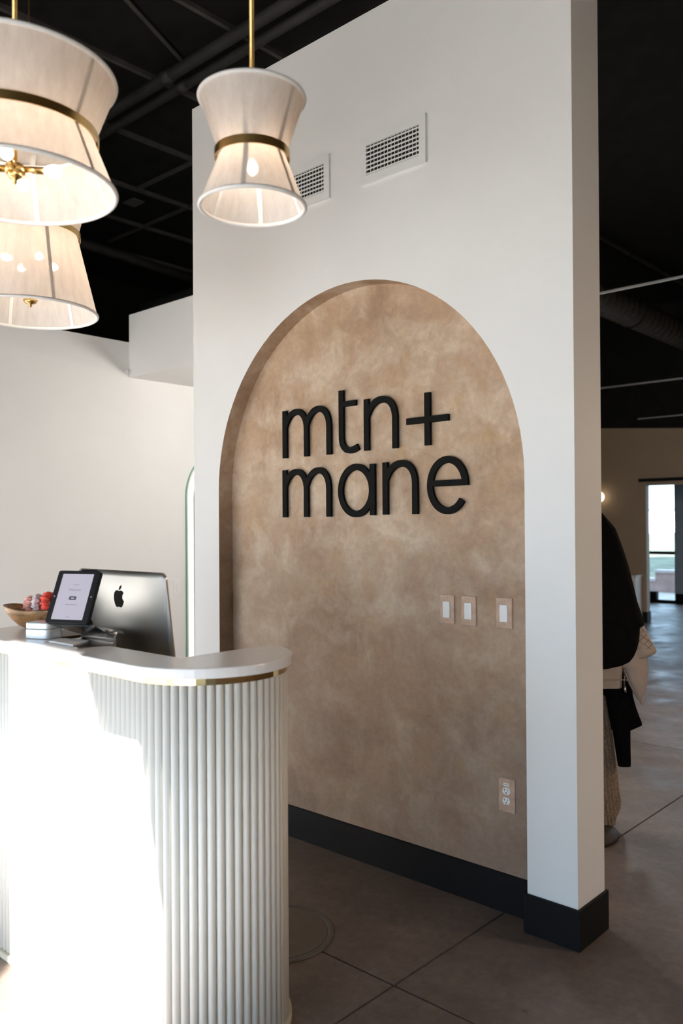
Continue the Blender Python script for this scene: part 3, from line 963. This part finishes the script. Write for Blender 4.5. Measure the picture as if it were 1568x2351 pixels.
# ------------------------------------------------------------------ pendants
def pendant(c, R, waist, h, hw, bulbs, label, seam, rod=0.0065, drop=0.105, fin=0.0):
    """c: centre of the lower rim; hourglass shade with lower cone height hw and total height h."""
    x, y, z = c
    t = thing('hourglass_pendant', (x, y, z), label, 'pendant lamp', 'hourglass pendants over the desk')
    lo = link('lower_shade', *lathe(c, [(R - (R - waist) * i / 6, hw * i / 6) for i in range(7)], 72), M_SHADE, t, True)
    hi = link('upper_shade', *lathe(c, [(waist + (R - waist) * i / 6, hw + (h - hw) * i / 6) for i in range(7)], 72), M_SHADE, t, True)
    def torus(r0, zz, rr_):
        return lathe(c, [(r0 + rr_ * math.cos(2 * PI * k / 10), zz + rr_ * math.sin(2 * PI * k / 10)) for k in range(11)], 72)
    link('rim', *torus(R, 0, 0.0062), M_TRIM, lo, True)
    link('rim', *torus(R, h, 0.0062), M_TRIM, hi, True)
    link('rim', *torus(waist + 0.001, hw, 0.005), M_TRIM, lo, True)
    # brass hoop standing a little off the waist, with brackets
    rb = waist + 0.012
    link('waist_band', *lathe(c, [(rb, hw - 0.012), (rb + 0.002, hw - 0.012), (rb + 0.002, hw + 0.012), (rb, hw + 0.012), (rb, hw - 0.012)], 96), M_BRASS, t)
    for k in range(4):
        a_ = PI / 4 + seam + k * PI / 2
        d = Vector((math.cos(a_), math.sin(a_), 0))
        link('spoke', *tube([Vector(c) + d * 0.02 + Vector((0, 0, hw)), Vector(c) + d * (rb + 0.001) + Vector((0, 0, hw))], 0.004, 8), M_BRASS, t, True)
    # vertical seams on each cone
    for k in range(6):
        a_ = seam + k * PI / 3
        for (r0, z0, r1, z1, par) in ((R, 0.004, waist, hw - 0.003, lo), (waist, hw + 0.003, R, h - 0.004, hi)):
            w_ = 0.007
            tx, ty = -math.sin(a_) * w_, math.cos(a_) * w_
            v = []
            for (r_, zz) in ((r0 - 0.003, z0), (r1 - 0.003, z1)):
                bx2, by2 = x + r_ * math.cos(a_), y + r_ * math.sin(a_)
                v += [(bx2 - tx, by2 - ty, z + zz), (bx2 + tx, by2 + ty, z + zz)]
            o = link('seam_tape', v, [(0, 1, 3, 2)], M_TRIM, par)
            md = o.modifiers.new('thickness', 'SOLIDIFY'); md.thickness = 0.0012
    # stem, hub and bulbs
    link('rod', *tube([(x, y, z + hw - drop + 0.015), (x, y, 4.90)], rod, 12), M_BRASS, t, True)
    link('canopy', *lathe((x, y, 4.88), [(0, 0.02), (0.065, 0.02), (0.065, 0.0), (0.01, -0.02)], 28), M_BRASS, t, True)
    hz = hw - drop
    hub = link('hub', *lathe((x, y, z + hz), [(0, 0), (0.025, 0), (0.027, 0.004), (0.027, 0.018), (0.022, 0.022), (0, 0.022)], 28), M_BRASS, t, True)
    if bulbs > 1:
        fr_ = 0.030 if fin else 0.022
        link('finial', *lathe((x, y, z + hz - fin), [(0.0, -0.03), (0.005, -0.028), (0.006, -0.018), (fr_ * 0.75, -0.012), (fr_, 0.0), (0.004, 0.004)], 24), M_BRASS, hub, True)
        if fin:
            link('lower_stem', *tube([(x, y, z + hz - fin), (x, y, z + hz)], 0.004, 10), M_BRASS, hub, True)
    for k in range(bulbs):
        a_ = seam + 0.55 + 2 * PI * k / bulbs
        d = Vector((math.cos(a_), math.sin(a_), 0))
        if bulbs == 1:
            d = Vector((0, 0, -1))
            s0, s1 = Vector((x, y, z + hz + 0.002)), Vector((x, y, z + hz - 0.03))
        else:
            s0 = Vector((x, y, z + hz + 0.011)) + d * 0.025
            s1 = s0 + d * 0.05
        sk = link('socket', *tube([s0, s1], 0.0095, 14), M_BRASS, hub, True)
        b1 = [s1 + d * q_ for q_ in (0.0, 0.008, 0.02, 0.032, 0.042, 0.047)]
        link('bulb', *tube(b1, [0.006, 0.012, 0.0165, 0.0165, 0.010, 0.002], 14), M_BULB, hub, True)
pendant((-2.143, 1.056, 2.450), 0.262, 0.203, 0.300, 0.146, 4, 'largest looking hourglass pendant at the upper left, cut by the photo edge', 0.35)
pendant((-3.320, 1.700, 2.442), 0.272, 0.190, 0.660, 0.335, 4, 'tall hourglass pendant farther back, its upper half hidden by the large pendant', 0.9, 0.0035, 0.130, 0.150)
pendant((-1.758, 1.561, 2.440), 0.148, 0.092, 0.306, 0.146, 1, 'small narrow hourglass pendant hanging alone in front of the sign wall', 0.15, 0.0065, -0.018)

# ------------------------------------------------------------------ room to the right and far wall
fwx = -5.205
V = [(-10, 12.7, 0), (fwx, 12.7, 0), (fwx, 12.7, 2.128), (-2.6, 12.7, 2.128), (-2.6, 12.7, 0), (4, 12.7, 0), (4, 12.7, 2.29), (-10, 12.7, 3.40)]
n = len(V)
V2 = V + [(a_, 12.82, c_) for a_, _, c_ in V]
F2 = [tuple(range(n)), tuple(range(n, 2 * n))[::-1]] + [(i, (i + 1) % n, n + (i + 1) % n, n + i) for i in range(n)]
struct(link('wall_far', V2, F2, M_FARW))
struct(link('wall_upper', [(-10, 12.75, 3.38), (4, 12.75, 2.27), (4, 12.75, 5), (-10, 12.75, 5), (-10, 12.80, 3.38), (4, 12.80, 2.27), (4, 12.80, 5), (-10, 12.80, 5)],
            [(0, 1, 2, 3), (4, 7, 6, 5), (0, 4, 5, 1), (1, 5, 6, 2), (2, 6, 7, 3), (3, 7, 4, 0)], M_BLACK))
struct(link('baseboard_far', *boxg(-10, fwx + 0.012, 12.688, 12.832, 0, 0.17), M_BASE))
tag(link('door_rail', *boxg(-5.30, -2.4, 12.64, 12.68, 2.185, 2.235), M_BASE), 'black sliding door rail above the far doorway', 'rail')
# low pale panel beside the doorway
pn = thing('low_cabinet', (-5.42, 12.55, 0), 'low pale cabinet standing against the far wall beside the doorway', 'cabinet')
M_CAB = mat('pale_cabinet', (0.66, 0.62, 0.56), 0.5)
bv(box('cabinet_body', -5.62, -5.27, 12.42, 12.685, 0.0, 0.72, M_CAB, pn), 0.004)
bv(box('cabinet_top', -5.64, -5.25, 12.40, 12.685, 0.72, 0.745, M_CAB, pn), 0.004)
dr = bv(box('cabinet_door', -5.58, -5.31, 12.41, 12.42, 0.08, 0.68, M_CAB, pn), 0.004)
# round sconce
sc2 = thing('wall_sconce', (-5.93, 12.7, 1.97), 'small glowing round wall light half hidden by the white wall end', 'wall lamp')
link('sconce_globe', *lathe((-5.93, 12.60, 1.97), [(0.085 * math.sin(PI * i / 12), -0.085 * math.cos(PI * i / 12)) for i in range(13)], 24), emis('sconce_glow', (1.0, 0.85, 0.62), 3.0), sc2, True)
link('back_plate', *lathe_y((-5.93, 12.7, 1.97), 0.05, 0.03), M_BRASS, sc2)
# window wall beyond the doorway
YW = 16.0
mw = mat('blue_grey_paint', (0.36, 0.44, 0.56), 0.6)
struct(link('wall_end', *multi([boxg(-10, -7.3, YW, YW + 0.2, 0, 5), boxg(-6.0, -5.35, YW, YW + 0.2, 0, 5), boxg(-0.8, 4, YW, YW + 0.2, 0, 5), boxg(-7.3, -6.0, YW, YW + 0.2, 2.7, 5), boxg(-5.35, -0.8, YW, YW + 0.2, 2.7, 5), boxg(-5.35, -0.8, YW, YW + 0.2, 0, 0.1)]), mw))
struct(link('baseboard_end', *boxg(-6.0, 4, YW - 0.02, YW, 0, 0.20), M_BASE))
wn = struct(link('window_2', *multi([boxg(-7.3, -6.0, YW + 0.05, YW + 0.12, 0.94, 1.0), boxg(-7.3, -6.38, YW + 0.03, YW + 0.14, 0, 0.22), boxg(-7.3, -6.0, YW + 0.05, YW + 0.12, 0, 0.06),
                                     boxg(-7.3, -7.24, YW + 0.05, YW + 0.12, 0, 2.7), boxg(-6.03, -6.0, YW + 0.05, YW + 0.12, 0, 2.7)]), M_BASE))
box('window_pane', -7.24, -6.03, YW + 0.08, YW + 0.088, 0.06, 2.7, M_GLASS, wn)
wn3 = struct(link('window_4', *multi([boxg(x - 0.03, x + 0.03, YW + 0.05, YW + 0.12, 0.1, 2.7) for x in (-5.32, -3.85, -2.35, -0.83)] + [boxg(-5.35, -0.8, YW + 0.05, YW + 0.12, 0.94, 1.0)]), M_BASE))
# outside beyond the far window
struct(link('ground_back', *boxg(-60, 40, 16.3, 90, -0.15, -0.03), mat('pale_dirt', (0.42, 0.37, 0.33), 0.9, var=0.15, scale=2)))
V, F = [], []
gx, gy = 40, 10
for j in range(gy + 1):
    for i in range(gx + 1):
        x, y = -50 + 80 * i / gx, 20 + 24 * j / gy
        V.append((x, y, -0.05 + 1.05 * min(1, (y - 20) / 12) + 0.06 * math.sin(i * 1.7 + j * 2.3)))
for j in range(gy):
    for i in range(gx):
        a_ = j * (gx + 1) + i
        F.append((a_, a_ + 1, a_ + gx + 2, a_ + gx + 1))
gb = link('grass_bank', V, F, mat('dry_grass', (0.115, 0.125, 0.085), 0.9, var=0.5, scale=1.5), smooth=True)
struct(gb)
t = thing('brick_curb', (-8.0, 19.05, -0.03), 'low pinkish brick curb outside the far window', 'curb')
M_BRK = mat('pink_brick', (0.42, 0.27, 0.23), 0.85, var=0.2, scale=5)
for (x0, x1, h_) in ((-12.0, -7.55, 0.22), (-7.55, -5.0, 0.42)):
    box('curb_block', x0, x1, 18.9, 19.2, -0.03, h_, M_BRK, t)
    box('curb_cap', x0 - 0.02, x1 + 0.02, 18.87, 19.23, h_, h_ + 0.06, mat('pale_cap', (0.5, 0.42, 0.38), 0.8), t)

dh = thing('distant_house', (-23.0, 61, 0.9), 'pale distant house far beyond the grass outside the window', 'house')
box('house_wall', -26.0, -20.5, 60, 64, 0.9, 2.6, mat('house_white', (0.6, 0.6, 0.62), 0.8), dh)
link('house_roof', [(-26.4, 59.6, 2.6), (-20.1, 59.6, 2.6), (-20.1, 64.4, 2.6), (-26.4, 64.4, 2.6), (-25.0, 62, 3.6), (-21.5, 62, 3.6)],
     [(0, 1, 2, 3), (0, 1, 5, 4), (2, 3, 4, 5), (1, 2, 5), (3, 0, 4)], mat('house_roof', (0.30, 0.31, 0.34), 0.8), dh)

# ceiling-level lines and spiral duct on the right
for k, (y, z, r, x0, x1) in enumerate(((6.70, 3.50, 0.009, -6.0, 2.0), (11.40, 3.50, 0.010, -7.0, 2.0), (12.45, 3.14, 0.008, -5.22, 0.5))):
    tag(link('ceiling_strip', *multi([boxg(x0, x1, y - r, y + r, z - r, z + r)]), mat('pale_steel', (0.50, 0.48, 0.46), 0.35, 0.6)),
        ['pale thin strip crossing the black ceiling, uppermost right of the sign wall', 'pale thin strip crossing the black ceiling, second down right of the sign wall',
         'short faint strip just above the far beige wall'][k], 'strip', 'thin strips under the black ceiling')
du = thing('spiral_duct', (-4.2, 9.5, 3.9), 'black spiral air duct under the ceiling right of the sign wall', 'duct')
prof_ = []
dpts, drad = [], []
L0, L1 = 6.9, 12.6
steps = 114
for i in range(steps + 1):
    y = L0 + (L1 - L0) * i / steps
    dpts.append((-4.05, y, 4.02)); drad.append(0.165 + (0.008 if i % 3 == 0 else 0))
link('duct_body', *tube(dpts, drad, 28), mat('duct_black', (0.030, 0.027, 0.023), 0.5, var=0.1, spec=0.4), du)
for y in (7.5, 9.5, 11.5):
    link('strap', *tube([(-4.05, y - 0.015, 4.02), (-4.05, y + 0.015, 4.02)], 0.182, 24), M_BLACK, du)
    link('hanger', *tube([(-4.05, y, 4.2), (-4.05, y, 4.98)], 0.006, 6), M_BLACK, du)

FILL_GLOBE = (emis('warm_globe', (1.0, 0.73, 0.50), 135.0), emis('soft_white_globe', (1.0, 0.985, 0.955), 60.0))
# unseen globe lamps added to light the right room and the left partition
for k, (x, y) in enumerate(((1.7, 4.2), (-0.7, 7.2), (-3.75, 4.3), (-3.3, 6.6))):
    t = thing('globe_pendant', (x, y, 2.35), ['globe pendant lamp under a black dome in the near part of the right room', 'globe pendant lamp under a black dome in the far part of the right room',
        'frosted globe pendant lamp close behind the sign wall', 'frosted globe pendant lamp deeper behind the sign wall'][k], 'pendant lamp', 'frosted globe pendants outside the view')
    link('globe', *lathe((x, y, 2.35), [(0.16 * math.sin(PI * i / 14), -0.16 * math.cos(PI * i / 14)) for i in range(15)], 28), FILL_GLOBE[k // 2], t, True)
    if k < 2:
        link('dome', *lathe((x, y, 2.35), [(0.30, 0.0), (0.285, 0.07), (0.24, 0.14), (0.16, 0.19), (0.05, 0.215), (0.0, 0.218)], 36), mat('matte_black_dome', (0.02, 0.02, 0.02), 0.6), t, True)  # dome added to cut the lamp's light off the upper wall end
    link('stem', *tube([(x, y, 2.50), (x, y, 4.94)], 0.008, 8), M_BRASS, t, True)
    link('cap', *lathe((x, y, 2.50), [(0.05, 0), (0.05, 0.03), (0.01, 0.05)], 20), M_BRASS, t, True)

# ------------------------------------------------------------------ coat stand with garments behind the wall end
PX, PY = -1.95, 3.84
cs = thing('coat_stand', (PX, PY, 0), 'dark metal coat stand with a round base behind the white wall end', 'coat stand')
M_CS = mat('dark_brown_metal', (0.032, 0.025, 0.021), 0.6, 0.0, spec=0.12)
link('base', *lathe((PX, PY, 0), [(0, 0), (0.208, 0), (0.212, 0.006), (0.205, 0.016), (0.12, 0.034), (0.03, 0.045), (0, 0.045)], 48), M_CS, cs, True)
link('pole', *tube([(PX, PY, 0.04), (PX, PY, 1.66)], 0.016, 14), M_CS, cs, True)
for k in range(4):
    a_ = 0.5 + k * PI / 2
    d = Vector((math.cos(a_), math.sin(a_), 0))
    b0 = Vector((PX, PY, 1.56))
    link('hook', *tube([b0, b0 + d * 0.05 + Vector((0, 0, -0.01)), b0 + d * 0.09 + Vector((0, 0, 0.02)), b0 + d * 0.105 + Vector((0, 0, 0.06))], 0.008, 8), M_CS, cs, True)
link('knob', *lathe((PX, PY, 1.66), [(0.016, 0), (0.026, 0.015), (0.022, 0.04), (0, 0.05)], 18), M_CS, cs, True)

GU = Vector((0.738, 0.675, 0))        # across the view
GV = Vector((0.675, -0.738, 0))       # towards the viewer
def garment(name, rows, v0, thick, m, parent, wr=0.006, seed=1, nu=22, sub=3, fold=0.0, freq=70):
    """rows: (height, left u, right u); lofted soft cloth body with folds."""
    rnd = random.Random(seed)
    ph = [rnd.random() * 6 for _ in range(6)]
    rows2 = []
    for (a_, b_2) in zip(rows, rows[1:]):
        for s in range(sub):
            t_ = s / sub
            rows2.append(tuple(p_ + (q_ - p_) * t_ for p_, q_ in zip(a_, b_2)))
    rows2.append(rows[-1])
    V, F = [], []
    N = 2 * nu
    for (z, ul, ur) in rows2:
        c, hwid = (ul + ur) / 2, (ur - ul) / 2
        tk = min(thick, hwid * 0.8)
        for k in range(N):
            a_ = 2 * PI * k / N
            cu = math.copysign(abs(math.cos(a_)) ** 0.85, math.cos(a_))
            sv = math.copysign(abs(math.sin(a_)) ** 0.75, math.sin(a_))
            u = c + hwid * cu
            wv = wr * (math.sin(34 * u + 5 * z + ph[0]) + 0.7 * math.sin(57 * u - 9 * z + ph[1]) + 0.6 * math.sin(21 * z + 12 * u + ph[2]))
            wv += fold * math.sin(freq * (u + 0.12 * z) + ph[3])
            vv = v0 + tk * sv + wv * abs(math.sin(a_))
            p_ = Vector((PX, PY, 0)) + GU * u + GV * vv
            V.append((p_.x, p_.y, z))
    for j in range(len(rows2) - 1):
        for k in range(N):
            F.append((j * N + k, j * N + (k + 1) % N, (j + 1) * N + (k + 1) % N, (j + 1) * N + k))
    F.append(tuple(range(N))); F.append(tuple(range((len(rows2) - 1) * N, len(rows2) * N)))
    return link(name, V, F, m, parent, True)

VD = 0.0               # how far the garment being laid out stands in front of the pole
def zy(py):            # height at the coat stand from its elevation in the view
    return 1.54 - (py - 1204.0) * (4.15 - VD) / 1908.0
def ux(px):
    return (px - 784.0) * (4.15 - VD) / 1908.0 - 1.153
M_CLBLK = mat('black_cloth', (0.0042, 0.0042, 0.0046), 0.9, var=0.25, scale=30, bump=0.2, bscale=60, spec=0.06)
M_CLBLK2 = mat('black_fleece', (0.004, 0.004, 0.0043), 0.95, var=0.3, scale=60, bump=0.4, bscale=160, spec=0.04)
M_BEIGE = mat('beige_nylon', (0.37, 0.30, 0.25), 0.5, var=0.10, scale=14, bump=0.15, bscale=50)
M_KNIT = mat('brown_knit', (0.27, 0.195, 0.135), 0.95, var=0.4, scale=90, bump=0.6, bscale=220)
base_p = (PX, PY, 0.5)
VD = 0.13
j1 = thing('black_jacket', (PX, PY, 0.8), 'puffy black jacket hanging outermost on the coat stand', 'jacket', )
rows = [(zy(1176), 0.04, ux(1380)), (zy(1190), 0.0, ux(1391)), (zy(1203), -0.03, ux(1402)), (zy(1217), -0.06, ux(1412)), (zy(1260), -0.10, ux(1428)), (zy(1300), -0.12, ux(1441)), (zy(1345), -0.13, ux(1452)),
        (zy(1380), -0.14, ux(1460)), (zy(1410), -0.14, ux(1470)), (zy(1430), -0.14, ux(1476)), (zy(1437), -0.14, ux(1475)), (zy(1442), -0.14, ux(1466)),
        (zy(1470), -0.14, ux(1464)), (zy(1490), -0.14, ux(1459)), (zy(1507), -0.13, ux(1451)), (zy(1519), -0.12, ux(1441)), (zy(1527), -0.10, ux(1424)), (zy(1531), -0.06, ux(1400))]
garment('jacket_body', rows, 0.13, 0.085, M_CLBLK, j1, 0.004, 3)
VD = 0.0
j2 = thing('beige_jacket', (PX, PY, 0.62), 'beige quilted jacket with a zipper under the black jacket', 'jacket')
rows = [(zy(1405), 0.10, ux(1462)), (zy(1437), 0.10, ux(1476)), (zy(1465), 0.10, ux(1489)), (zy(1488), 0.11, ux(1501)), (zy(1496), 0.12, ux(1505)), (zy(1502), 0.14, ux(1500)), (zy(1510), 0.16, ux(1484))]
slv = garment('quilted_sleeve', rows, 0.0, 0.055, M_BEIGE, j2, 0.002, 5)
VD = 0.03
rows = [(zy(1440), 0.05, ux(1468)), (zy(1505), 0.05, ux(1483)), (zy(1534), ux(1424), ux(1486)), (zy(1548), ux(1430), ux(1485)), (zy(1570), ux(1440), ux(1482)), (zy(1590), ux(1451), ux(1478)), (zy(1606), ux(1461), ux(1473)), (zy(1617), ux(1469), ux(1471))]
garment('front_flap', rows, 0.03, 0.03, M_BEIGE, j2, 0.005, 8, fold=0.003)
VD = 0.055
rows = [(zy(1480), -0.12, ux(1425)), (zy(1531), -0.13, ux(1427)), (zy(1553), -0.13, ux(1426)), (zy(1579), -0.13, ux(1425)), (zy(1581), -0.12, ux(1423))]
garment('front_panel', rows, 0.055, 0.025, M_BEIGE, j2, 0.003, 9)
VD = 0.055
# stitched hem and zipper
def pt(u, v_, z):
    p_ = Vector((PX, PY, 0)) + GU * u + GV * v_
    return (p_.x, p_.y, z)
link('hem_stitch', *tube([pt(-0.10 + 0.345 * k / 10, 0.083, zy(1560) + 0.002 * math.sin(k)) for k in range(11)], 0.0018, 6), M_BEIGE, j2, True)
VD = 0.03
link('flap_piping', *tube([pt(ux(a_), 0.058, zy(b_2)) for a_, b_2 in ((1425, 1534), (1430, 1546), (1440, 1570), (1451, 1590), (1461, 1606), (1469, 1617), (1474, 1606), (1479, 1588))], 0.0022, 6), M_BEIGE, j2, True)
VD = 0.055
link('zipper', *tube([pt(ux(1428), 0.075, zy(1545)), pt(ux(1428), 0.078, zy(1578))], 0.004, 8), M_ALU, j2, True)
link('zipper_pull', *tube([pt(ux(1428.5), 0.080, zy(1574)), pt(ux(1429), 0.082, zy(1582)), pt(ux(1430), 0.080, zy(1588))], 0.0055, 8), M_ALUL, j2, True)
VD = 0.0
# diamond quilting lines on the sleeve
for k in range(5):
    z0, z1 = zy(1452 + 14 * k), zy(1425 + 14 * k)
    u0 = ux(1438)
    for dirn in (1, -1):
        pts_ = []
        for i in range(9):
            t_ = i / 8
            u = ux(1438) + t_ * (ux(1500) - ux(1438))
            z = zy(1430 + 16 * k + dirn * (t_ - 0.5) * 44)
            rl = 0.0
            # right edge of the sleeve at this height
            ur = ux(1505)
            for (za, _, ua), (zb, _, ub) in zip(((zy(1405), 0, ux(1462)), (zy(1437), 0, ux(1476)), (zy(1465), 0, ux(1489)), (zy(1488), 0, ux(1501))),
                                                ((zy(1437), 0, ux(1476)), (zy(1465), 0, ux(1489)), (zy(1488), 0, ux(1501)), (zy(1505), 0, ux(1490)))):
                if za >= z >= zb:
                    ur = ua + (ub - ua) * (za - z) / (za - zb)
            if z > zy(1405) or z < zy(1500) or u > ur - 0.004:
                continue
            c, hw_ = (0.11 + ur) / 2, (ur - 0.11) / 2
            cu = max(-0.99, min(0.99, (u - c) / hw_))
            a_ = math.acos(math.copysign(abs(cu) ** (1 / 0.85), cu))
            v_ = 0.055 * abs(math.sin(a_)) ** 0.75
            pts_.append(pt(u, v_ + 0.0008, z))
        if len(pts_) > 1:
            link('quilt_seam', *tube(pts_, 0.0014, 5), mat('seam_brown', (0.16, 0.125, 0.10), 0.8), slv, True)
VD = -0.02
j3 = thing('black_cardigan', (PX, PY, 0.33), 'black garment with a straight hanging sleeve below the beige jacket', 'jacket')
rows = [(zy(1470), 0.04, ux(1440)), (zy(1560), 0.05, ux(1446)), (zy(1600), ux(1388), ux(1450)), (zy(1625), ux(1393), ux(1457)), (zy(1645), ux(1396), ux(1464)), (zy(1660), ux(1399), ux(1470)), (zy(1666), ux(1400), ux(1470)), (zy(1671), ux(1401), ux(1458)), (zy(1677), ux(1402), ux(1442))]
garment('garment_body', rows, -0.02, 0.035, M_CLBLK2, j3, 0.003, 12)
rows = [(zy(1600), ux(1392), ux(1440)), (zy(1678), ux(1402), ux(1441)), (zy(1720), ux(1408), ux(1441)), (zy(1752), ux(1412.5), ux(1441.5)), (zy(1757), ux(1413), ux(1441))]
garment('sleeve', rows, -0.005, 0.028, M_CLBLK2, j3, 0.002, 13)
VD = -0.085
j4 = thing('knit_cardigan', (PX, PY, 0.06), 'long brown ribbed knit garment hanging lowest behind the wall end', 'cardigan')
rows = [(zy(1500), 0.04, ux(1390)), (zy(1600), 0.04, ux(1391)), (zy(1640), 0.04, ux(1396)), (zy(1700), 0.04, ux(1405)), (zy(1760), 0.04, ux(1412)), (zy(1810), 0.04, ux(1417)), (zy(1838), 0.04, ux(1421)),
        (zy(1856), 0.05, ux(1419)), (zy(1872), 0.06, ux(1411)), (zy(1882), 0.08, ux(1408)), (zy(1891), 0.09, ux(1407))]
garment('knit_body', rows, -0.085, 0.04, M_KNIT, j4, 0.003, 15, nu=90, fold=0.0035, freq=330)
